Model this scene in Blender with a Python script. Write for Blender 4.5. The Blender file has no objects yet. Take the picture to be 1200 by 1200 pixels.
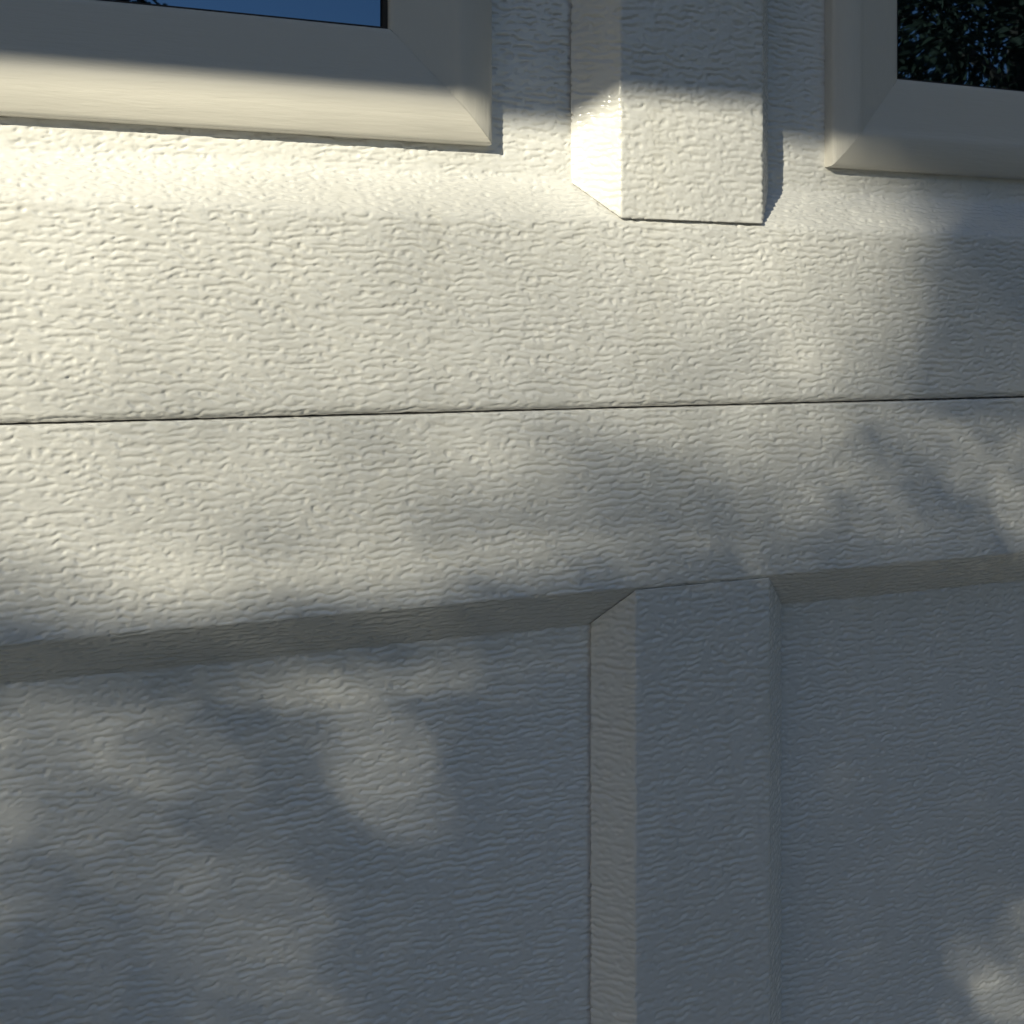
import bpy, bmesh, math, random
import numpy as np
from mathutils import Vector, Matrix, noise

random.seed(7)
sc = bpy.context.scene
col = sc.collection
mm = 0.001

# ------------------------------------------------------------------ camera
CAM_Z = 1.600
DIST = 0.400                      # camera to the recessed field of the door (plane y = 0)
F_PX, CX, CY = 1330.0, 600.0, 389.0
YAW = math.atan(F_PX / 3450.0)
cam_d = bpy.data.cameras.new('camera')
cam = bpy.data.objects.new('camera', cam_d)
col.objects.link(cam)
cam.location = (0, -DIST, CAM_Z)
cam.rotation_euler = (math.radians(90), 0, -YAW)
cam_d.sensor_fit = 'HORIZONTAL'
cam_d.sensor_width = 36.0
cam_d.lens = 36.0 * F_PX / 1200.0
cam_d.shift_y = (CY - 600.0) / 1200.0
cam_d.clip_start = 0.01
cam_d.clip_end = 500.0
sc.camera = cam

# ------------------------------------------------------------------ sun and sky
SUN = Vector((1.27, 1.0, -0.62))              # direction the light travels
TO_SUN = (-SUN).normalized()
SUN_EL = math.asin(TO_SUN.z)
SUN_AZ = math.atan2(TO_SUN.x, TO_SUN.y)       # clockwise from +Y
w = bpy.data.worlds.new('World')
sc.world = w
w.use_nodes = True
nt = w.node_tree
bg = nt.nodes['Background']
sky = nt.nodes.new('ShaderNodeTexSky')
sky.sky_type = 'NISHITA'
sky.sun_disc = False
sky.sun_elevation = SUN_EL
sky.sun_rotation = SUN_AZ
sky.air_density = 1.0
sky.dust_density = 0.5
sky.ozone_density = 3.0
nt.links.new(sky.outputs[0], bg.inputs[0])
bg.inputs[1].default_value = 0.082
sl = bpy.data.lights.new('sun', 'SUN')
sl.energy = 5.0
sl.angle = math.radians(0.53)
sl.color = (1.0, 0.935, 0.72)
so = bpy.data.objects.new('sun', sl)
col.objects.link(so)
so.rotation_euler = SUN.to_track_quat('-Z', 'Y').to_euler()
so.location = TO_SUN * 20
sc.view_settings.view_transform = 'Standard'
sc.view_settings.look = 'None'
sc.view_settings.exposure = 0.45
sc.view_settings.gamma = 1.0
sc.view_settings.use_curve_mapping = False
sc.render.engine = 'CYCLES'
sc.cycles.max_bounces = 5
sc.cycles.diffuse_bounces = 3
sc.cycles.glossy_bounces = 2

# ------------------------------------------------------------------ helpers
def link_mesh(name, verts, faces, mat, parent=None, smooth=False):
    me = bpy.data.meshes.new(name)
    me.from_pydata([tuple(v) for v in verts], [], faces)
    me.materials.append(mat)
    if smooth:
        me.polygons.foreach_set('use_smooth', [True] * len(me.polygons))
    me.update()
    o = bpy.data.objects.new(name, me)
    col.objects.link(o)
    if parent is not None:
        o.parent = parent
    return o

def empty(name, loc=(0, 0, 0)):
    o = bpy.data.objects.new(name, None)
    o.location = loc
    o.empty_display_size = 0.1
    col.objects.link(o)
    return o

def tag(o, label=None, cat=None, group=None, kind=None):
    if label: o['label'] = label
    if cat: o['category'] = cat
    if group: o['group'] = group
    if kind: o['kind'] = kind
    return o

def box_data(x0, x1, y0, y1, z0, z1, V, Fs):
    b = len(V)
    V += [(x0,y0,z0),(x1,y0,z0),(x1,y1,z0),(x0,y1,z0),(x0,y0,z1),(x1,y0,z1),(x1,y1,z1),(x0,y1,z1)]
    Fs += [tuple(b+i for i in f) for f in ((0,3,2,1),(4,5,6,7),(0,1,5,4),(1,2,6,5),(2,3,7,6),(3,0,4,7))]

def fillet(pts, n=6, sup=0.4*mm):
    """pts: (a, b, r).  Rounded open polyline with support points beside each arc."""
    out = []
    for i, (a, b, r) in enumerate(pts):
        if i == 0 or i == len(pts)-1 or r <= 0:
            out.append((a, b)); continue
        p = Vector((a, b)); q = Vector(pts[i-1][:2]) - p; s = Vector(pts[i+1][:2]) - p
        lq, ls = q.length, s.length
        q.normalize(); s.normalize()
        ang = q.angle(s)
        t = min(r / math.tan(ang/2), lq*0.45, ls*0.45)
        rr = t * math.tan(ang/2)
        c = p + (q+s).normalized() * (rr / math.sin(ang/2))
        a0 = p + q*t; a1 = p + s*t
        out.append(tuple(p + q*(t+min(sup, lq*0.04))))
        v0 = a0 - c; v1 = a1 - c
        tot = v0.angle_signed(v1)
        for k in range(n+1):
            f = k/n
            ca, sa = math.cos(-tot*f), math.sin(-tot*f)
            out.append((c.x + v0.x*ca - v0.y*sa, c.y + v0.x*sa + v0.y*ca))
        out.append(tuple(p + s*(t+min(sup, ls*0.04))))
    return out

def wob(x, z, s=1.0):
    """small irregularity of a pressed edge, about +-1"""
    return noise.noise(Vector((x*170*s, z*600*s, 3.1)))*1.2 + 0.5*noise.noise(Vector((x*420*s, z*900*s, 9.7)))

# ------------------------------------------------------------------ materials
def new_mat(name):
    m = bpy.data.materials.new(name)
    m.use_nodes = True
    return m, m.node_tree, m.node_tree.nodes['Principled BSDF']

def math_node(t, op, a=None, b=None, c=None, clamp=False):
    n = t.nodes.new('ShaderNodeMath'); n.operation = op; n.use_clamp = clamp
    for i, v in enumerate((a, b, c)):
        if v is None: continue
        if isinstance(v, (int, float)): n.inputs[i].default_value = v
        else: t.links.new(v, n.inputs[i])
    return n.outputs[0]

def tex_noise(t, vec, scale, detail=2.0, rough=0.5, dist=0.0):
    n = t.nodes.new('ShaderNodeTexNoise')
    n.inputs['Scale'].default_value = scale
    n.inputs['Detail'].default_value = detail
    n.inputs['Roughness'].default_value = rough
    n.inputs['Distortion'].default_value = dist
    t.links.new(vec, n.inputs['Vector'])
    return n

def vmath(t, op, a, b):
    n = t.nodes.new('ShaderNodeVectorMath'); n.operation = op
    for i, v in enumerate((a, b)):
        if isinstance(v, tuple): n.inputs[i].default_value = v
        else: t.links.new(v, n.inputs[i])
    return n.outputs[0]

def smooth(t, v, lo, hi, a=0.0, b=1.0):
    n = t.nodes.new('ShaderNodeMapRange'); n.interpolation_type = 'SMOOTHSTEP'
    t.links.new(v, n.inputs['Value'])
    n.inputs['From Min'].default_value = lo; n.inputs['From Max'].default_value = hi
    n.inputs['To Min'].default_value = a; n.inputs['To Max'].default_value = b
    return n.outputs[0]

def steel_paint(name):
    """cream-white coated steel, slightly mottled by weather"""
    m, t, p = new_mat(name)
    pos = t.nodes.new('ShaderNodeNewGeometry').outputs['Position']
    cn = tex_noise(t, pos, 9.0, 1.0, 0.6).outputs['Fac']
    mx = t.nodes.new('ShaderNodeMix'); mx.data_type = 'RGBA'
    mx.inputs['A'].default_value = (0.735, 0.730, 0.712, 1)
    mx.inputs['B'].default_value = (0.785, 0.780, 0.765, 1)
    t.links.new(smooth(t, cn, 0.3, 0.7), mx.inputs['Factor'])
    wm = smooth(t, tex_noise(t, vmath(t, 'MULTIPLY', pos, (95.0, 40.0, 7.0)), 1.0, 2.0, 0.6).outputs['Fac'], 0.50, 0.75)
    m2 = t.nodes.new('ShaderNodeMix'); m2.data_type = 'RGBA'; m2.blend_type = 'MULTIPLY'
    m2.inputs['B'].default_value = (0.965, 0.96, 0.945, 1)
    t.links.new(wm, m2.inputs['Factor']); t.links.new(mx.outputs['Result'], m2.inputs['A'])
    t.links.new(m2.outputs['Result'], p.inputs['Base Color'])
    p.inputs['Roughness'].default_value = 0.27
    p.inputs['IOR'].default_value = 1.5
    p.inputs['Coat Weight'].default_value = 0.45
    p.inputs['Coat Roughness'].default_value = 0.14
    return m, t, p, pos

def steel_bump_material():
    """the same paint with the grain as relief in the material, for the outlying parts of the door"""
    m, t, p, pos = steel_paint('white_steel_outlying')
    st = vmath(t, 'MULTIPLY', pos, (1/0.0110, 1/0.0042, 1/0.0030))
    wn = tex_noise(t, st, 0.55, 2.0, 0.55)
    wv = vmath(t, 'SUBTRACT', wn.outputs['Color'], (0.5, 0.5, 0.5))
    st2 = vmath(t, 'ADD', st, vmath(t, 'MULTIPLY', wv, (1.0, 1.0, 1.2)))
    v = t.nodes.new('ShaderNodeTexVoronoi'); v.feature = 'DISTANCE_TO_EDGE'
    v.inputs['Scale'].default_value = 1.0
    t.links.new(st2, v.inputs['Vector'])
    h = smooth(t, v.outputs['Distance'], 0.0, 0.24, -1.0, 0.0)
    b = t.nodes.new('ShaderNodeBump')
    b.inputs['Strength'].default_value = 1.0
    b.inputs['Distance'].default_value = 0.00050
    t.links.new(h, b.inputs['Height'])
    t.links.new(b.outputs[0], p.inputs['Normal'])
    return m

def plastic_material():
    m, t, p = new_mat('white_window_plastic')
    geo = t.nodes.new('ShaderNodeNewGeometry')
    tc = t.nodes.new('ShaderNodeTexCoord')
    pos = tc.outputs['UV']
    # UV: u along the member in metres, v across
    s1 = tex_noise(t, vmath(t, 'MULTIPLY', pos, (90.0, 900.0, 1.0)), 1.0, 3.0, 0.6).outputs['Fac']
    s2 = tex_noise(t, vmath(t, 'MULTIPLY', pos, (30.0, 160.0, 1.0)), 1.0, 2.0, 0.5).outputs['Fac']
    h = math_node(t, 'MULTIPLY_ADD', s2, 1.6, s1)
    b = t.nodes.new('ShaderNodeBump')
    b.inputs['Strength'].default_value = 1.0
    b.inputs['Distance'].default_value = 0.00013
    t.links.new(h, b.inputs['Height'])
    t.links.new(b.outputs[0], p.inputs['Normal'])
    p.inputs['Base Color'].default_value = (0.67, 0.645, 0.595, 1)
    p.inputs['Roughness'].default_value = 0.48
    return m

def plain(name, c, rough=0.6, var=0.25, scale=8.0, bump=0.0, bscale=60.0):
    m, t, p = new_mat(name)
    geo = t.nodes.new('ShaderNodeNewGeometry')
    n = tex_noise(t, geo.outputs['Position'], scale, 5.0, 0.6).outputs['Fac']
    mx = t.nodes.new('ShaderNodeMix'); mx.data_type = 'RGBA'
    mx.inputs['A'].default_value = tuple(v*(1-var) for v in c) + (1,)
    mx.inputs['B'].default_value = tuple(v*(1+var) for v in c) + (1,)
    t.links.new(smooth(t, n, 0.3, 0.7), mx.inputs['Factor'])
    t.links.new(mx.outputs['Result'], p.inputs['Base Color'])
    p.inputs['Roughness'].default_value = rough
    if bump:
        bn = tex_noise(t, geo.outputs['Position'], bscale, 4.0, 0.6).outputs['Fac']
        b = t.nodes.new('ShaderNodeBump'); b.inputs['Distance'].default_value = bump
        t.links.new(bn, b.inputs['Height']); t.links.new(b.outputs[0], p.inputs['Normal'])
    return m

M_STEEL = steel_paint('white_steel')[0]
M_STEEL_OUT = steel_bump_material()
M_PLASTIC = plastic_material()
M_GASKET = plain('dark_gasket', (0.03, 0.025, 0.022), 0.7)
M_WALL = plain('cream_siding', (0.62, 0.60, 0.55), 0.7, 0.06)
M_BEAM = plain('beam_paint', (0.42, 0.41, 0.38), 0.7, 0.08)
M_SHINGLE = plain('roof_shingle', (0.09, 0.085, 0.08), 0.9, 0.3, 20.0)
M_BARK = plain('bark', (0.10, 0.075, 0.055), 0.9, 0.35, 25.0, 0.01, 40.0)
M_LEAF = plain('leaf', (0.045, 0.07, 0.025), 0.55, 0.4, 3.0)
M_LEAF2 = plain('dark_leaf', (0.020, 0.033, 0.014), 0.9, 0.4, 1.5)
M_GRASS = plain('grass', (0.035, 0.05, 0.02), 0.9, 0.35, 2.0, 0.03, 30.0)
M_DRIVE = plain('driveway_asphalt', (0.045, 0.045, 0.046), 0.9, 0.2, 6.0, 0.004, 120.0)
mg, tg, pg = new_mat('sky_tinted_glass')
pg.inputs['Base Color'].default_value = (0.004, 0.005, 0.006, 1)  # near-black stands for the dark interior behind the pane
pg.inputs['Roughness'].default_value = 0.015
pg.inputs['IOR'].default_value = 3.1
pg.inputs['Specular Tint'].default_value = (0.45, 0.70, 1.0, 1)  # blue of the reflected sky put into the glass tint
_g = tg.nodes.new('ShaderNodeNewGeometry')
_b = tg.nodes.new('ShaderNodeBump'); _b.inputs['Distance'].default_value = 0.0004
tg.links.new(tex_noise(tg, _g.outputs['Position'], 12.0, 1.0).outputs['Fac'], _b.inputs['Height'])
tg.links.new(_b.outputs[0], pg.inputs['Normal'])
M_GLASS = mg

# ------------------------------------------------------------------ ground
def sheet(name, x0, x1, y0, y1, z, mat):
    return tag(link_mesh(name, [(x0,y0,z),(x1,y0,z),(x1,y1,z),(x0,y1,z)], [(0,1,2,3)], mat), kind='structure')
sheet('lawn', -150, 150, -150, 150, 0.0, M_GRASS)
sheet('driveway', -1.6, 2.2, -9.0, 0.02, 0.004, M_DRIVE)

# ------------------------------------------------------------------ garage door
DX0, DX1 = -1.080, 1.530
door = tag(empty('garage_door', (0, 0, 0)),
           'cream white garage door with pressed wood grain, raised stiles and framed windows', 'garage door', kind='thing')
SEAM = CAM_Z - 0.0287
RAIL = 16.0*mm
GAP = 0.3*mm

def grain(N, step, seed):
    """height in units of groove depth on an N x N periodic tile, step in mm; axis 0 = up, axis 1 = along"""
    rng=np.random.default_rng(seed)
    f=np.fft.fftfreq(N,step); fx,fz=np.meshgrid(f,f)
    def field(W):
        n=np.fft.fft2(rng.normal(size=(N,N)))
        r=np.fft.ifft2(n*W).real
        return (r-r.mean())/r.std()
    def low(a,b): return field(np.exp(-((fx*a)**2+(fz*b)**2)))
    ss=lambda x,a,b:(lambda t:t*t*(3-2*t))(np.clip((x-a)/(b-a),0,1))
    W1=np.exp(-((abs(fz)-1/3.6)/.075)**2)*np.exp(-(fx/.05)**2)
    W2=np.exp(-((np.hypot(fx*1.6,fz)-1/3.0)/.09)**2)*np.exp(-(fx/.2)**2)
    n=field(W1)*.9+field(W2)*.62
    # short steps: the grain lines jog up and down
    iz,ix=np.mgrid[0:N,0:N].astype(float)
    dz=(.62*np.tanh(3.0*low(9.,5.))+.20*np.tanh(2*low(4.,2.4)))/step
    dx=.4*low(5,5)/step
    def samp(A,z,x):
        z0=np.floor(z).astype(int);x0=np.floor(x).astype(int);fz_=z-z0;fx_=x-x0
        z1=(z0+1)%N;x1=(x0+1)%N;z0%=N;x0%=N
        return (A[z0,x0]*(1-fx_)+A[z0,x1]*fx_)*(1-fz_)+(A[z1,x0]*(1-fx_)+A[z1,x1]*fx_)*fz_
    n=samp(n,iz+dz,ix+dx)
    amp=ss(low(9,5),-1.4,.9)
    g=ss(-n,.42,1.25)*(.6+.4*amp)
    n3=field(np.exp(-((np.hypot(fx*1.2,fz*.8)-1/3.0)/.12)**2))
    pit=ss(-n3,1.3,2.3)*ss(low(6,6),-.2,.9)
    soft=field(np.exp(-((np.hypot(fx*2.0,fz)-.2)/.12)**2))
    fine=field(np.exp(-((np.hypot(fx*1.5,fz)-1/1.9)/.13)**2)*np.exp(-(fx/.3)**2))
    h=-g-.7*pit-.22*ss(-fine,.3,1.5)+.16*np.tanh(n)+.10*soft
    # soften like paint
    H=np.fft.fft2(h)*np.exp(-((fx**2+fz**2)*0.20**2*2))
    return np.fft.ifft2(H).real

TILE_N, TILE_STEP = 1440, 0.34           # mm
TILE = grain(TILE_N, TILE_STEP, 3)
TILE -= np.median(TILE)
RELIEF = 0.36*mm
def relief(x, z):
    """embossing height (m) at metres x along, z up; arrays"""
    a = np.asarray(z)*1000/TILE_STEP/0.77; b = np.asarray(x)*1000/TILE_STEP/0.77
    z0 = np.floor(a).astype(int); x0 = np.floor(b).astype(int)
    fa = a-z0; fb = b-x0
    z1 = (z0+1) % TILE_N; x1 = (x0+1) % TILE_N; z0 %= TILE_N; x0 %= TILE_N
    return RELIEF*((TILE[z0,x0]*(1-fb)+TILE[z0,x1]*fb)*(1-fa) + (TILE[z1,x0]*(1-fb)+TILE[z1,x1]*fb)*fa)

# finely pressed zone: what the camera sees of the door, with a margin
FX0, FX1, FZ0, FZ1 = -0.050, 0.432, CAM_Z-0.327, CAM_Z+0.160
def sstep(v, a, b):
    t = np.clip((v-a)/(b-a), 0, 1); return t*t*(3-2*t)

def grid_mesh(name, P, slot, mats, parent, caps=True):
    """P: (rows, cols, 3); slot: (rows-1, cols-1) material index"""
    R, C = P.shape[:2]
    idx = np.arange(R*C).reshape(R, C)
    q = np.stack([idx[:-1,:-1], idx[:-1,1:], idx[1:,1:], idx[1:,:-1]], -1).reshape(-1, 4)
    nq = len(q)
    loops = [q.ravel()]; starts = list(range(0, nq*4, 4)); 
    tot = nq*4
    extra = []
    if caps:
        extra = [idx[0,::-1], idx[-1,:]]
    for e in extra:
        loops.append(e); starts.append(tot); tot += len(e)
    me = bpy.data.meshes.new(name)
    me.vertices.add(R*C); me.vertices.foreach_set('co', P.astype(np.float32).ravel())
    me.loops.add(tot); me.loops.foreach_set('vertex_index', np.concatenate(loops).astype(np.int32))
    me.polygons.add(len(starts)); me.polygons.foreach_set('loop_start', np.array(starts, np.int32))
    for m in mats: me.materials.append(m)
    me.polygons.foreach_set('material_index', np.concatenate([slot.ravel(), np.ones(len(extra))]).astype(np.int32))
    me.polygons.foreach_set('use_smooth', np.concatenate([np.ones(nq), np.zeros(len(extra))]).astype(bool))
    me.update(calc_edges=True); me.validate()
    o = bpy.data.objects.new(name, me); col.objects.link(o); o.parent = parent
    return o

def resample(prof, step, test):
    """cut the segments of a polyline to at most step where test(point) holds"""
    out = [prof[0]]
    for (a, b) in zip(prof[:-1], prof[1:]):
        L = math.dist(a, b)
        n = int(math.ceil(L/step)) if L > 0 else 1
        for k in range(1, n+1):
            p = (a[0]+(b[0]-a[0])*k/n, a[1]+(b[1]-a[1])*k/n)
            pm = (a[0]+(b[0]-a[0])*(k-0.5)/n, a[1]+(b[1]-a[1])*(k-0.5)/n)
            if k == n or test(p): out.append(p)
    return np.array(out)

XS = np.concatenate([np.linspace(DX0, FX0-0.02, 30), np.arange(FX0, FX1+1e-9, 0.00050), np.linspace(FX1+0.02, DX1, 36)])

def prof_normals(pr):
    t = np.gradient(pr, axis=0)
    t /= np.maximum(np.linalg.norm(t, axis=1, keepdims=True), 1e-12)
    return t

def sweep_x(name, prof, mat, parent):
    pr = resample(prof, 0.42*mm, lambda p: FZ0 < p[1] < FZ1 and p[0] < 2*mm)
    t = prof_normals(pr)
    ny, nz = -t[:,1], t[:,0]                     # outward: towards -y on the faces
    arc = np.concatenate([[0], np.cumsum(np.linalg.norm(np.diff(pr, axis=0), axis=1))]) + prof[0][1]*1.7
    X, A = np.meshgrid(XS, arc, indexing='ij')
    h = relief(X, A)
    f = sstep(X, FX0, FX0+0.006)*(1-sstep(X, FX1-0.006, FX1))
    zz = pr[:,1][None,:]; yy = pr[:,0][None,:]
    f = f*sstep(zz, FZ0, FZ0+0.006)*(1-sstep(zz, FZ1-0.006, FZ1))*(yy < 1*mm)
    h = h*f
    P = np.stack([X, yy + h*ny[None,:], zz + h*nz[None,:]], -1)
    xm = (XS[:-1]+XS[1:])/2; zm = (pr[:-1,1]+pr[1:,1])/2
    fine = ((xm > FX0) & (xm < FX1))[:,None] & ((zm > FZ0) & (zm < FZ1))[None,:]
    return grid_mesh(name, P, np.where(fine, 0, 1), [M_STEEL, M_STEEL_OUT], parent)

def section_profile(z0, z1, b0, b1, t1, t0):
    """profile from the back bottom round the front to the back top.
    b0..b1: bottom rail bevel (rail end, field start); t1..t0: field end, top rail start."""
    B = 0.045
    pts = [(B, z0, 0), (-RAIL, z0, 3.0*mm), (-RAIL, b0, 6*mm), (0, b1, 6*mm),
           (0, t1, 1.2*mm), (-RAIL, t0, 2.0*mm), (-RAIL, z1, 1.0*mm), (B, z1, 0)]
    return fillet(pts)

# heights: seams between the four sections
Z = [0.02, 0.545, 1.058, SEAM, 2.020]
for i in range(4):
    z0 = Z[i] + (GAP if i else 0); z1 = Z[i+1] - GAP
    if i == 3:
        pr = section_profile(z0, z1, CAM_Z+0.0420, CAM_Z+0.0585, z1-0.075, z1-0.058)
    else:
        pr = section_profile(z0, z1, z0+0.0700, z0+0.0865, z1-0.0848+GAP, z1-0.0680+GAP)
    sweep_x('door_section', pr, M_STEEL, door)

def make_stile(x_base0, x_f0, x_f1, x_base1, proud, lo, hi, name='stile'):
    """lo / hi: (z at the field, z at the front) of the two ends, cut along the rail bevels."""
    u = 1.2*mm
    prof = fillet([(x_base0+1.8*mm, -0.0*mm, 0), (x_base0+1.8*mm, -u, 0), (x_base0, -u-0.1*mm, 0.3*mm), (x_base0+0.2*mm, -u-0.9*mm, 0.3*mm),
                   (x_f0, -proud, 1.8*mm), (x_f1, -proud, 1.8*mm),
                   (x_base1-0.2*mm, -u-0.9*mm, 0.3*mm), (x_base1, -u-0.1*mm, 0.3*mm), (x_base1-1.8*mm, -u, 0), (x_base1-1.8*mm, 0.0, 0)], n=4)
    pr = resample(prof, 0.5*mm, lambda p: True)
    t = prof_normals(pr)
    nx, ny = t[:,1], -t[:,0]
    q = np.clip(-pr[:,1]/proud, 0, 1)
    a = lo[0] + (lo[1]-lo[0])*q; b = hi[0] + (hi[1]-hi[0])*q
    Lz = hi[0]-lo[0]
    fs = []
    f = 0.0
    while f < 1.0:
        fs.append(f)
        z = lo[0] + f*Lz
        f += (0.0005 if FZ0 < z < FZ1 else 0.006)/Lz
    fs = np.array(fs + [1.0])
    zz = a[None,:] + (b-a)[None,:]*fs[:,None]
    arc = np.concatenate([[0], np.cumsum(np.linalg.norm(np.diff(pr, axis=0), axis=1))]) + pr[0,0]
    X = np.repeat(arc[None,:], len(fs), 0)
    h = relief(X+0.21, zz*0.99+0.137) * sstep(zz, FZ0, FZ0+0.006)*(1-sstep(zz, FZ1-0.006, FZ1)) * (pr[:,1] < -0.5*mm)[None,:]
    P = np.stack([pr[:,0][None,:] + h*nx[None,:], pr[:,1][None,:] + h*ny[None,:], zz + 0*h], -1)
    zm = (zz[:-1,:-1]+zz[1:,1:])/2
    o = grid_mesh(name, P, np.where((zm > FZ0) & (zm < FZ1), 0, 1), [M_STEEL, M_STEEL_OUT], door)
    return o

PERIOD = 0.6515
g = 0.7*mm
st_up = make_stile(0.1778, 0.1918, 0.2542, 0.2665, 16.7*mm,
                   (CAM_Z+0.0585+g, CAM_Z+0.0420+g), (Z[4]-GAP-0.075-g, Z[4]-GAP-0.058-g))
st_lo = make_stile(0.1861, 0.1986, 0.2580, 0.2731, 15.5*mm,
                   (Z[2]+GAP+0.087+g, Z[2]+GAP+0.0705+g), (SEAM-0.0848-1.1*mm, SEAM-0.0680-1.1*mm))
def copy_tree(o, parent, dx, dz=0.0, top=True):
    c = o.copy(); col.objects.link(c)
    c.parent = parent
    if top: c.location = (o.location.x+dx, o.location.y, o.location.z+dz)
    for ch in list(o.children):
        copy_tree(ch, c, 0, 0, False)
    return c
for k in (-1, 1):
    copy_tree(st_up, door, k*PERIOD)
    copy_tree(st_lo, door, k*PERIOD)
for i in (0, 1):
    o = make_stile(0.1861, 0.1986, 0.2580, 0.2731, 15.5*mm,
                   (Z[i]+GAP+0.087+g, Z[i]+GAP+0.0705+g), (Z[i+1]-0.0848-g, Z[i+1]-0.0680-g))
    for k in (-1, 1): copy_tree(o, door, k*PERIOD)

# ---- windows: a dark pane with a mitred plastic frame of four members
def frame_profile():
    # t across the member from the outer edge, depth out of the door
    pts = [(0.0, -0.0006), (0.0, 0.0042), (0.0003, 0.0049), (0.0010, 0.0055), (0.0021, 0.0060), (0.0036, 0.0067),
           (0.0056, 0.0074), (0.0080, 0.0080), (0.0105, 0.0084), (0.0125, 0.0086), (0.0138, 0.00855), (0.0148, 0.0083),
           (0.0156, 0.0080), (0.0175, 0.0077), (0.0230, 0.0070), (0.0300, 0.0061), (0.0370, 0.0053), (0.0384, 0.0050),
           (0.0391, 0.0044), (0.0394, 0.0034), (0.0395, 0.0002), (0.0395, -0.0050)]
    return pts
FP = frame_profile()
def frame_member(length, mat, parent, k0=1.0, k1=1.0, kt=1.0, name='frame_rail'):
    """member along +x from 0 to length, outer edge at z = 0, growing in +z, mitred 45 degrees."""
    n = len(FP); ns = max(2, int(length/0.004))
    V, Fs, UV = [], [], []
    gap = 0.05*mm
    seed = random.random()*50
    for j in range(ns+1):
        f = j/ns
        for (t_, d) in FP:
            a = t_*k0 + gap; b = length - t_*k1 - gap
            x = a + (b-a)*f
            k = noise.noise(Vector((x*45+seed, t_*300, seed)))*0.10*mm
            V.append((x, -d, t_*kt + k*0.6)); UV.append((x+seed, t_))
    for j in range(ns):
        for i in range(n-1):
            a = j*n+i
            Fs.append((a, a+n, a+n+1, a+1))
    o = link_mesh(name, V, Fs, mat, parent, smooth=True)
    uv = o.data.uv_layers.new(name='UVMap')
    for l in o.data.loops: uv.data[l.index].uv = UV[l.vertex_index]
    return o

WX1 = 0.1445; WW = 0.500; WX0 = WX1 - WW
WZ0 = CAM_Z + 0.0695; WH = 0.262
def make_window():
    V, Fs = [], []
    box_data(0.032, WW-0.037, -0.0012, 0.004, 0.037, WH-0.037, V, Fs)
    p = link_mesh('window_pane', V, Fs, M_GLASS, door)
    p.location = (WX0, 0, WZ0)
    K = 0.87                                     # the left member is a little narrower
    m = frame_member(WW, M_PLASTIC, p, K, 1.0)
    m = frame_member(WW, M_PLASTIC, p, 1.0, K); m.rotation_euler = (0, math.pi, 0); m.location = (WW, 0, WH)
    m = frame_member(WH, M_PLASTIC, p, 1.0, 1.0, K); m.rotation_euler = (0, math.pi/2, 0); m.location = (0, 0, WH)
    m = frame_member(WH, M_PLASTIC, p); m.rotation_euler = (0, -math.pi/2, 0); m.location = (WW, 0, 0)
    V, Fs = [], []
    for (a, b, c, d) in ((0.0345, WW-0.0395, 0.0390, 0.0401), (0.0345, WW-0.0395, WH-0.0401, WH-0.0390)):
        box_data(a, b, -0.0030, -0.0010, c, d, V, Fs)
    for (a, b) in ((0.0335, 0.0356), (WW-0.0412, WW-0.0385)):
        box_data(a, b, -0.0031, -0.0011, 0.0391, WH-0.0391, V, Fs)
    link_mesh('gasket', V, Fs, M_GASKET, p)
    return p
win = make_window()
for k in (-1, 1, 2):
    if k == 1: copy_tree(win, door, 0.2958-WX0)
    elif k == 2: copy_tree(win, door, 0.2958-WX0+PERIOD)
    else: copy_tree(win, door, -PERIOD)

# ------------------------------------------------------------------ garage wall and added shade beam
BEAM_Y = -0.66
BEAM_Z = CAM_Z + 0.0790 + (-BEAM_Y)*0.62
wall = tag(empty('garage', (0, 0, 0)), 'cream garage building with an added shade beam on brackets above the door', 'garage', kind='thing')
V, Fs = [], []
box_data(-4.2, DX0-0.01, -0.06, 0.14, 0.0, 2.30, V, Fs); link_mesh('side_wall', V, Fs, M_WALL, wall)
V, Fs = [], []
box_data(DX1+0.01, 3.6, -0.06, 0.14, 0.0, 2.30, V, Fs); link_mesh('side_wall', V, Fs, M_WALL, wall)
V, Fs = [], []
box_data(DX0-0.01, DX1+0.01, -0.06, 0.14, Z[4]+0.006, 2.30, V, Fs); link_mesh('header', V, Fs, M_WALL, wall)
V, Fs = [], []
box_data(-4.2, 3.6, 1.2, 1.3, 0.0, 2.30, V, Fs); link_mesh('back_wall', V, Fs, M_GASKET, wall)
V, Fs = [], []
box_data(-2.1, 2.6, BEAM_Y, BEAM_Y+0.06, BEAM_Z, BEAM_Z+0.19, V, Fs); link_mesh('shade_beam', V, Fs, M_BEAM, wall)  # added unseen beam for the straight shadow; narrow, to leave sky open
for bx_ in (-1.45, 1.90):
    V, Fs = [], []
    box_data(bx_, bx_+0.07, BEAM_Y+0.06, -0.06, BEAM_Z+0.06, BEAM_Z+0.15, V, Fs)
    V += [(bx_+a_, y_, z_) for a_ in (0.01, 0.06) for (y_, z_) in ((-0.06, 1.70), (-0.06, 1.79), (BEAM_Y+0.14, BEAM_Z+0.06), (BEAM_Y+0.06, BEAM_Z+0.06))]
    Fs += [tuple(8+i for i in f) for f in ((0,1,2,3),(7,6,5,4),(0,4,5,1),(1,5,6,2),(2,6,7,3),(3,7,4,0))]
    link_mesh('bracket', V, Fs, M_BEAM, wall)  # brackets added to carry that beam
V = [(-4.3, -0.20, 2.33), (3.7, -0.20, 2.33), (3.7, 3.0, 4.0), (-4.3, 3.0, 4.0)]
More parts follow.
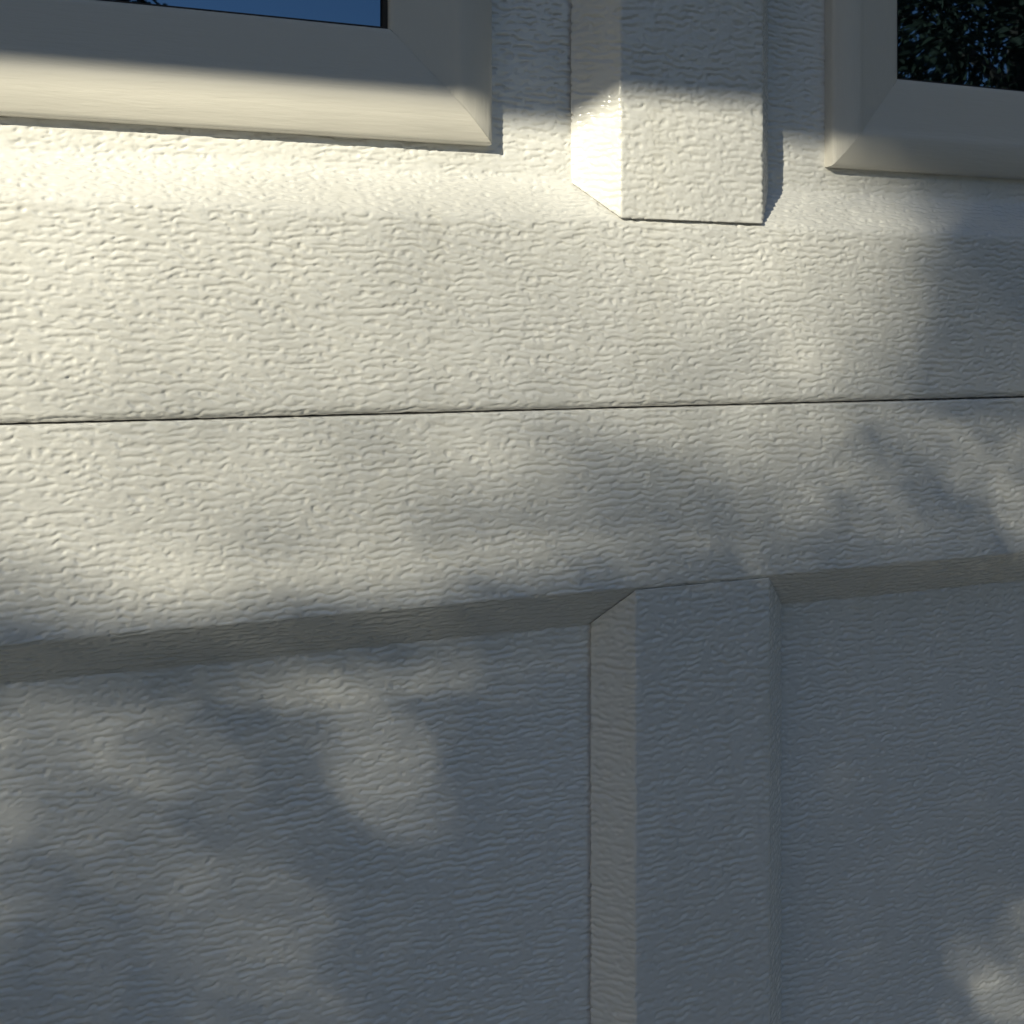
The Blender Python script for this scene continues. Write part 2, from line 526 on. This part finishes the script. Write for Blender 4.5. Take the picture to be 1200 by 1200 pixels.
V += [(x, y, z+0.05) for x, y, z in V]
link_mesh('roof_slope', V, [(0,3,2,1),(4,5,6,7),(0,1,5,4),(1,2,6,5),(2,3,7,6),(3,0,4,7)], M_SHINGLE, wall)

# ------------------------------------------------------------------ trees
def tube(V, Fs, path, radii, sides=7):
    b0 = len(V)
    for i, p in enumerate(path):
        p = Vector(p)
        d = (Vector(path[min(i+1, len(path)-1)]) - Vector(path[max(i-1, 0)])).normalized()
        a = d.orthogonal().normalized(); b = d.cross(a)
        for s in range(sides):
            an = 2*math.pi*s/sides
            V.append(tuple(p + (a*math.cos(an) + b*math.sin(an))*radii[i]))
    for i in range(len(path)-1):
        for s in range(sides):
            c = b0 + i*sides; s2 = (s+1) % sides
            Fs.append((c+s, c+s2, c+sides+s2, c+sides+s))

def leaf(V, Fs, p, normal, L, W, roll):
    nrm = normal.normalized()
    a = nrm.orthogonal().normalized()
    a = Matrix.Rotation(roll, 3, nrm) @ a
    b = nrm.cross(a)
    i = len(V)
    f = nrm*W*0.25
    V += [tuple(p - a*L*0.5), tuple(p - a*L*0.12 + b*W*0.5 + f), tuple(p + a*L*0.2 + b*W*0.42 + f), tuple(p + a*L*0.5),
          tuple(p + a*L*0.2 - b*W*0.42 + f), tuple(p - a*L*0.12 - b*W*0.5 + f)]
    Fs += [(i, i+1, i+2, i+3), (i, i+3, i+4, i+5)]

# light that reaches the door, read as a table over the place the camera looks at:
# rows of v, columns of u, values = grey level of the lit paint; 76 is open shade, 218 full sun
UU = [-100, 0, 50, 100, 200, 300, 370, 430, 500, 600, 700, 800, 900, 1000, 1050, 1100, 1150, 1200, 1300]
TAB = [
 (-60, [246,246,246,246,246,244,242,240,238,236,232,226,205,150,100, 80, 76, 76, 76]),
 (100, [246,246,246,246,246,244,242,240,238,236,232,224,200,140, 90, 78, 76, 76, 76]),
 (180, [246,246,246,246,244,242,239,236,232,227,223,218,196,104, 77, 76, 76, 76, 76]),
 (210, [246,246,246,245,242,238,234,230,226,221,218,216,202,150, 98, 77, 76, 76, 76]),
 (240, [244,243,242,240,236,231,227,224,220,216,214,214,208,182,148, 92, 78, 76, 76]),
 (270, [238,237,236,234,230,226,222,219,216,212,212,214,209,190,166,115, 79, 76, 76]),
 (300, [233,232,231,229,225,219,214,210,206,202,202,208,206,188,160,112, 80, 77, 76]),
 (350, [229,228,226,224,219,213,208,204,201,196,196,201,198,180,152,110, 82, 77, 76]),
 (400, [226,225,223,220,214,207,202,198,195,190,189,192,189,170,142,107, 84, 79, 77]),
 (430, [224,222,220,216,210,203,198,194,190,184,183,184,180,161,133,106, 89, 84, 80]),
 (460, [222,220,217,213,206,199,194,190,186,179,177,175,169,150,126,105, 94, 90, 85]),
 (485, [220,218,214,210,202,194,188,184,180,173,166,162,158,145,124,110,103,100, 96]),
 (540, [214,211,207,202,193,184,178,173,168,160,152,146,145,134,123,116,112,108,104]),
 (590, [204,204,200,196,188,179,174,170,164,153,138,128,127,122,117,113,111,109,105]),
 (640, [176,180,182,184,182,174,168,164,158,138,122,110,104,106,103, 99, 96, 94, 92]),
 (665, [156,162,168,174,174,166,158,154,148,126,108, 94, 84, 86, 84, 80, 78, 78, 78]),
 (700, [124,134,142,150,152,146,140,136,132,106, 84, 76, 76, 76, 76, 76, 76, 76, 76]),
 (735, [104,106,106,108,112,112,108,104,100, 84, 76, 76, 76, 76, 76, 76, 76, 76, 76]),
 (775, [100,100, 98, 96, 96, 96, 96, 98, 92, 80, 76, 76, 76, 76, 76, 76, 76, 76, 76]),
 (830, [104,104,102, 99, 96, 93, 94, 94, 86, 77, 76, 76, 76, 76, 76, 76, 76, 76, 76]),
 (900, [104,104,102, 99, 94, 90, 88, 87, 82, 76, 76, 76, 76, 76, 76, 76, 76, 76, 76]),
 (960, [ 98, 99, 97, 94, 88, 84, 82, 81, 77, 76, 76, 76, 76, 76, 76, 76, 76, 76, 76]),
 (1050,[ 87, 88, 88, 88, 88, 88, 84, 81, 77, 76, 76, 76, 76, 76, 76, 76, 76, 77, 77]),
 (1140,[ 86, 87, 87, 87, 88, 88, 85, 82, 77, 76, 76, 76, 76, 76, 76, 77, 79, 82, 82]),
 (1200,[ 86, 87, 87, 87, 89, 90, 88, 84, 78, 76, 76, 76, 76, 76, 76, 78, 84, 88, 86]),
 (1300,[ 84, 84, 84, 84, 84, 84, 84, 80, 76, 76, 76, 76, 76, 76, 76, 80, 84, 84, 80]),
]
def lin(s):
    s = np.asarray(s, float)/255
    return np.where(s < 0.04045, s/12.92, ((s+0.055)/1.055)**2.4)
VV = np.array([r[0] for r in TAB], float)
FULL = 246
TT = (lin([r[1] for r in TAB]) - lin(76)) / (lin(FULL) - lin(76))
TT = np.clip(TT, 0.0, 1.0)
UUa = np.array(UU, float)

# grid on the door (X right, Zr up from the camera height)
NX, NZ = 196, 140
GX = np.linspace(-0.28, 0.70, NX); GZ = np.linspace(-0.54, 0.16, NZ)
gx, gz = np.meshgrid(GX, GZ)
yd = DIST - 0.006
cxr = np.cos(YAW)*gx - np.sin(YAW)*yd
dep = np.sin(YAW)*gx + np.cos(YAW)*yd
uu = CX + F_PX*cxr/dep; vv = CY - F_PX*gz/dep
def interp2(u, v):
    u = np.clip(u, UUa[0], UUa[-1]); v = np.clip(v, VV[0], VV[-1])
    iu = np.clip(np.searchsorted(UUa, u)-1, 0, len(UUa)-2); iv = np.clip(np.searchsorted(VV, v)-1, 0, len(VV)-2)
    fu = (u-UUa[iu])/(UUa[iu+1]-UUa[iu]); fv = (v-VV[iv])/(VV[iv+1]-VV[iv])
    return (TT[iv,iu]*(1-fu)+TT[iv,iu+1]*fu)*(1-fv) + (TT[iv+1,iu]*(1-fu)+TT[iv+1,iu+1]*fu)*fv
target = interp2(uu, vv)
# patches of light (+) and streaks of shade (*) : u, v, half length, half width, slope in degrees, amount
for (bu, bv_, ra, rb, sl_, am) in ((438, 885, 62, 34, 62, 0.085), (395, 805, 66, 40, 35, 0.055), (25, 850, 90, 46, 75, 0.065),
                                   (290, 1065, 100, 32, 22, 0.026), (120, 1000, 90, 30, 30, 0.014), (310, 1190, 60, 28, 15, 0.02),
                                   (1185, 1130, 62, 45, -50, 0.05), (697, 190, 60, 34, 90, 0.22), (560, 770, 50, 24, 20, 0.02)):
    ca, sa = math.cos(math.radians(sl_)), math.sin(math.radians(sl_))
    da = ((uu-bu)*ca + (vv-bv_)*sa)/ra; db = (-(uu-bu)*sa + (vv-bv_)*ca)/rb
    target = target + am*np.exp(-(da*da + db*db)*0.8)
for (bu, bv_, ra, rb, sl_, am) in ((1115, 600, 105, 27, 32, 0.88), (1170, 500, 80, 34, 25, 0.5), (765, 588, 95, 36, 24, 0.5),
                                   (372, 672, 40, 30, 40, 0.55), (-5, 690, 70, 45, 50, 0.6), (900, 640, 110, 26, 8, 0.4),
                                   (270, 850, 60, 40, 45, 0.5), (620, 640, 90, 30, 10, 0.3), (120, 800, 90, 28, 30, 0.3), (330, 748, 430, 20, -5.6, 0.8)):
    ca, sa = math.cos(math.radians(sl_)), math.sin(math.radians(sl_))
    da = ((uu-bu)*ca + (vv-bv_)*sa)/ra; db = (-(uu-bu)*sa + (vv-bv_)*ca)/rb
    target = target*(1 - am*np.exp(-(da*da + db*db)*0.8))
target = np.clip(target, 0, 1)
# beyond the place the camera looks at the same foliage goes on with open dapples
wild = np.array([[0.5 + 0.9*noise.noise(Vector((x*9.0, z*11.0, 4.4))) + 0.5*noise.noise(Vector((x*24.0, z*30.0, 1.4))) for x in GX] for z in GZ])
wild = np.clip(wild, 0.0, 1.0)**1.5
edge = np.maximum.reduce([(-40-uu)/260, (uu-1240)/260, (vv-1240)/260])
mixw = np.clip(edge, 0, 1)
target = target*(1-mixw) + wild*mixw
S = SUN.normalized()
E1 = Vector((S.y, -S.x, 0)).normalized(); E2 = S.cross(E1).normalized()
pa = gx*E1.x + gz*E1.z; pb = gx*E2.x + gz*E2.z      # the grid seen along the sun

from mathutils.bvhtree import BVHTree
rng = np.random.default_rng(11)
LEAVES = []                                    # (six verts, footprint ix, iz)
tgt = np.maximum(target, 0.004)
ltgt = np.log(tgt)
def add_leaves(cur, limit):
    n = 0
    for it in range(limit):
        if it % 40 == 0: jit = rng.normal(0, 0.02, cur.shape)
        err = (np.log(np.maximum(cur, 1e-4)) - ltgt)*(0.42 + 0.9*target)*(1 - 0.6*mixw) + jit
        k = int(np.argmax(err)); iz, ix = divmod(k, NX)
        if err[iz, ix] < 0.07: break
        c = 1 - tgt[iz, ix]/max(cur[iz, ix], 1e-4)
        near = (vv[iz, ix] > 540 and uu[iz, ix] > 980) or abs(vv[iz, ix] - (780 - 0.098*uu[iz, ix])) < 24
        t = rng.uniform(2.0, 2.7) if near else rng.uniform(3.4, 5.0) if vv[iz, ix] < 720 else rng.uniform(2.7, 3.7)
        big = rng.uniform(0.8, 1.2)
        L = 0.015*big; Wd = 0.0075*big
        if mixw[iz, ix] > 0.5: L *= 1.9; Wd *= 2.0
        elif near: L *= 0.6; Wd *= 0.6
        elif target[iz, ix] < 0.012: L *= 1.8; Wd *= 2.2
        elif target[iz, ix] > 0.22 and vv[iz, ix] < 720: L *= 0.68; Wd *= 0.68; t += rng.uniform(1.2, 3.0)
        P = Vector((GX[ix]+rng.normal(0, 0.003), -0.006, CAM_Z+GZ[iz]+rng.normal(0, 0.003)))
        nrm = Vector(S) + Vector(rng.normal(0, 0.35, 3))
        v6, f6 = [], []
        leaf(v6, f6, P - S*t, nrm, L, Wd, rng.uniform(0, 6.28))
        LEAVES.append((v6, ix, iz)); n += 1
        area = L*Wd*0.57*abs(nrm.normalized().dot(S))
        sg = math.sqrt((L*Wd)*0.07 + (t*0.0093/4)**2)
        amp = min(0.96, area/(2*math.pi*sg*sg))
        qa = P.x*E1.x + (P.z-CAM_Z)*E1.z; qb = P.x*E2.x + (P.z-CAM_Z)*E2.z
        rx = int(4.2*sg/abs(E1.x)/(GX[1]-GX[0]))+2; rz = int(4.2*sg/abs(E2.z)/(GZ[1]-GZ[0]))+2
        w_ = (slice(max(0, iz-rz), iz+rz+1), slice(max(0, ix-rx), ix+rx+1))
        cur[w_] *= 1 - amp*np.exp(-((pa[w_]-qa)**2 + (pb[w_]-qb)**2)/(2*sg*sg))
    return n
def leaf_lists():
    V, Fs = [], []
    for (v6, _, _) in LEAVES:
        i = len(V); V += v6
        Fs += [(i, i+1, i+2, i+3), (i, i+3, i+4, i+5)]
    return V, Fs
def true_light():
    """share of the sun's disc seen from a coarse grid on the door"""
    bv = BVHTree.FromPolygons(*leaf_lists())
    NS = 28
    dirs = []
    for i in range(NS):
        r = 0.00465*math.sqrt((i+0.5)/NS); an = i*2.39996
        dirs.append((-S + E1*(r*math.cos(an)) + E2*(r*math.sin(an))).normalized())
    st_ = 2
    out = np.zeros((len(range(0, NZ, st_)), len(range(0, NX, st_))))
    for a_, iz in enumerate(range(0, NZ, st_)):
        for b_, ix in enumerate(range(0, NX, st_)):
            P = Vector((GX[ix], -0.006, CAM_Z+GZ[iz]))
            if target[iz, ix] > 0.02 or (iz + ix) % 4 == 0:
                out[a_, b_] = sum(bv.ray_cast(P, d)[0] is None for d in dirs)/NS
            else: out[a_, b_] = target[iz, ix]
    k = np.pad(out, 1, mode='edge')
    out = (k[1:-1,1:-1]*2 + k[:-2,1:-1] + k[2:,1:-1] + k[1:-1,:-2] + k[1:-1,2:])/6
    return np.repeat(np.repeat(out, st_, 0), st_, 1)[:NZ, :NX]
add_leaves(np.ones_like(target), 16000)
for rnd in range(4):
    act = np.clip(true_light(), 0.004, 1)
    print('round', rnd, len(LEAVES), float(np.abs(act-target).mean()))
    if rnd == 3: break
    tau_a = -np.log(act); tau_t = -ltgt
    drop = np.clip(1 - tau_t/np.maximum(tau_a, 1e-3), 0, 0.9)*0.7*(target > 0.02)*(tau_a > tau_t + 0.03)
    LEAVES[:] = [l for l in LEAVES if rng.random() > drop[l[2], l[1]]]
    over = act > tgt
    add_leaves(np.where(over, act, np.minimum(act, tgt)), 4000)
LV, LF = leaf_lists()

# the rest of that small tree: leaves that do not shade the patch above
def shade_uv(p):
    t = (p.y + 0.006)/S.y
    q = p - S*t
    return q.x, q.z - CAM_Z
tree = tag(empty('shade_tree', (-3.3, -2.3, 0)), 'small leafy tree left of the driveway, shading the garage door', 'tree')
base = Vector((-3.3, -2.3, 0))
crown_c = Vector((-2.6, -1.9, 2.25))
n_gen = 0
while n_gen < 9000:
    d = Vector(rng.normal(0, 1, 3)); d.normalize()
    p = crown_c + Vector((d.x*1.45, d.y*1.05, d.z*1.0)) * rng.uniform(0.25, 1.0)**0.5
    if noise.noise(p*2.2) < -0.12: continue
    if p.y > -0.95 and p.z > 1.7: continue
    if p.z < 0.9: continue
    x, z = shade_uv(p)
    if -0.33 < x < 0.75 and -0.59 < z < 0.24: continue
    leaf(LV, LF, p, Vector(rng.normal(0, 1, 3)) + Vector((0, 0, 0.8)), rng.uniform(0.03, 0.05), rng.uniform(0.016, 0.024), rng.uniform(0, 6.28))
    n_gen += 1
LVl = [tuple(Vector(v)-base) for v in LV]
link_mesh('crown', LVl, LF, M_LEAF, tree)
V, Fs = [], []
tube(V, Fs, [(0,0,0), (0.05,0.03,0.5), (0.16,0.08,1.05), (0.30,0.16,1.55)], [0.075, 0.06, 0.052, 0.042], 9)
for (ax, ay, az) in ((0.9, 0.5, 0.95), (0.2, 0.7, 1.1), (-0.4, -0.2, 1.1), (0.8, -0.4, 1.0), (0.3, 0.1, 1.35)):
    s = Vector((0.28, 0.15, 1.5)); e = s + Vector((ax, ay, az))*0.72
    m_ = (s+e)/2 + Vector((0, 0, 0.08))
    x, z = shade_uv(base+e)
    tube(V, Fs, [s, m_, e], [0.030, 0.018, 0.007], 6)
link_mesh('trunk', V, Fs, M_BARK, tree)

# trees across the lawn, seen only as reflections in the panes
def far_tree(name, label, x, y, h, r, nl, lsz, mat, seed, trunk_h):
    rg = np.random.default_rng(seed)
    t = tag(empty(name, (x, y, 0)), label, 'tree', 'trees across the lawn')
    V, Fs = [], []
    tube(V, Fs, [(0,0,0), (0.1,0.05,trunk_h*0.5), (0.0,0.1,trunk_h), (0.05,0,h*0.8)], [0.22, 0.17, 0.13, 0.03], 8)
    for k in range(9):
        a = k*2.4; z0 = trunk_h*0.8 + (h*0.75-trunk_h*0.8)*k/9
        s = Vector((0.05, 0.05, z0)); e = s + Vector((math.cos(a)*r*0.75, math.sin(a)*r*0.75, r*0.45))
        tube(V, Fs, [s, (s+e)/2 + Vector((0,0,0.15)), e], [0.07, 0.045, 0.012], 5)
    link_mesh('trunk', V, Fs, M_BARK, t)
    V, Fs = [], []
    cz = (trunk_h*0.75 + h)/2; hz = (h - trunk_h*0.75)/2
    n = 0
    vd = Vector((x, y, 0)).normalized(); vl = Vector((-vd.y, vd.x, 0))
    while n < nl:
        d = Vector(rg.normal(0, 1, 3)); d.normalize()
        f = rg.uniform(0.1, 1.0)**0.45
        p = Vector((d.x*r*f, d.y*r*f, cz + d.z*hz*f))
        pp = Vector((p.dot(vl)*2.6, p.dot(vd)*0.10, p.z*2.9))
        if noise.noise(pp + Vector((seed*3.7, 0, 0))) < -0.24 + 0.20*noise.noise(p*9.0): continue
        leaf(V, Fs, p, Vector(rg.normal(0, 1, 3)) + Vector((0, 0, 0.5)), lsz*rg.uniform(0.7, 1.3), lsz*0.6, rg.uniform(0, 6.28))
        n += 1
    link_mesh('crown', V, Fs, mat, t)
    return t
first_tree = far_tree('broadleaf_tree', 'broad dark tree beyond the driveway, nearest on the right', 6.6, -6.2, 5.4, 2.9, 40000, 0.075, M_LEAF2, 3, 1.2)
far_tree('broadleaf_tree', 'tall dark tree far off behind the broad tree on the right', 19.0, -11.0, 8.0, 4.0, 9000, 0.16, M_LEAF2, 5, 1.6)
far_tree('broadleaf_tree', 'dark tree at the far right end of the row across the lawn', 12.5, -4.0, 7.0, 3.2, 10000, 0.14, M_LEAF2, 8, 1.4)
far_tree('broadleaf_tree', 'round tree straight across the lawn from the door', -0.4, -11.0, 5.6, 1.7, 14000, 0.085, M_LEAF2, 12, 1.3)
for (ang, dist, k, lab) in ((-86, 9.0, 1.6, 'dark tree beside the garage on the far left of the lawn'),
                            (-27, 12.5, 1.3, 'broad dark tree across the lawn, left of the round tree'),
                            (-14, 14.5, 1.25, 'broad dark tree just behind the round tree'),
                            (75, 10.5, 1.5, 'big dark tree on the right side of the lawn'),
                            (90, 9.0, 1.6, 'dark tree beside the garage on the far right of the lawn')):
    a = math.radians(ang)
    c = first_tree.copy(); col.objects.link(c)
    c.location = (math.sin(a)*dist, -math.cos(a)*dist, 0)
    c.rotation_euler = (0, 0, a*2.3 + 1.0); c.scale = (k, k, k)
    c['label'] = lab
    for ch in first_tree.children:
        d = ch.copy(); col.objects.link(d); d.parent = c

hedge = tag(empty('shade_hedge', (-4.6, -7.5, 0)), 'added hedge out of view on the left, shading the ground before the door', 'hedge')  # added unseen hedge: keeps low sun off the ground, cutting bounce light
rg = np.random.default_rng(21)
V, Fs = [], []
for i in range(15000):
    f = rg.integers(0, 3)
    p = Vector((rg.uniform(-0.45, 0.45), rg.uniform(-7.0, 4.6), rg.uniform(0.05, 2.1)))
    if f == 0: p.x = 0.42*rg.choice((-1, 1))
    elif f == 1: p.z = 2.05
    p += Vector((0.12*noise.noise(p*1.7), 0, 0.10*noise.noise(p*1.3)))
    leaf(V, Fs, p, Vector(rg.normal(0, 1, 3)), rg.uniform(0.06, 0.11), rg.uniform(0.04, 0.06), rg.uniform(0, 6.28))
link_mesh('foliage', V, Fs, M_LEAF2, hedge)
V, Fs = [], []
for y in np.arange(-6.8, 4.6, 0.55):
    tube(V, Fs, [(0, y, 0), (0.05, y+0.05, 0.9), (-0.05, y, 1.8)], [0.04, 0.03, 0.01], 6)
link_mesh('stem', V, Fs, M_BARK, hedge)
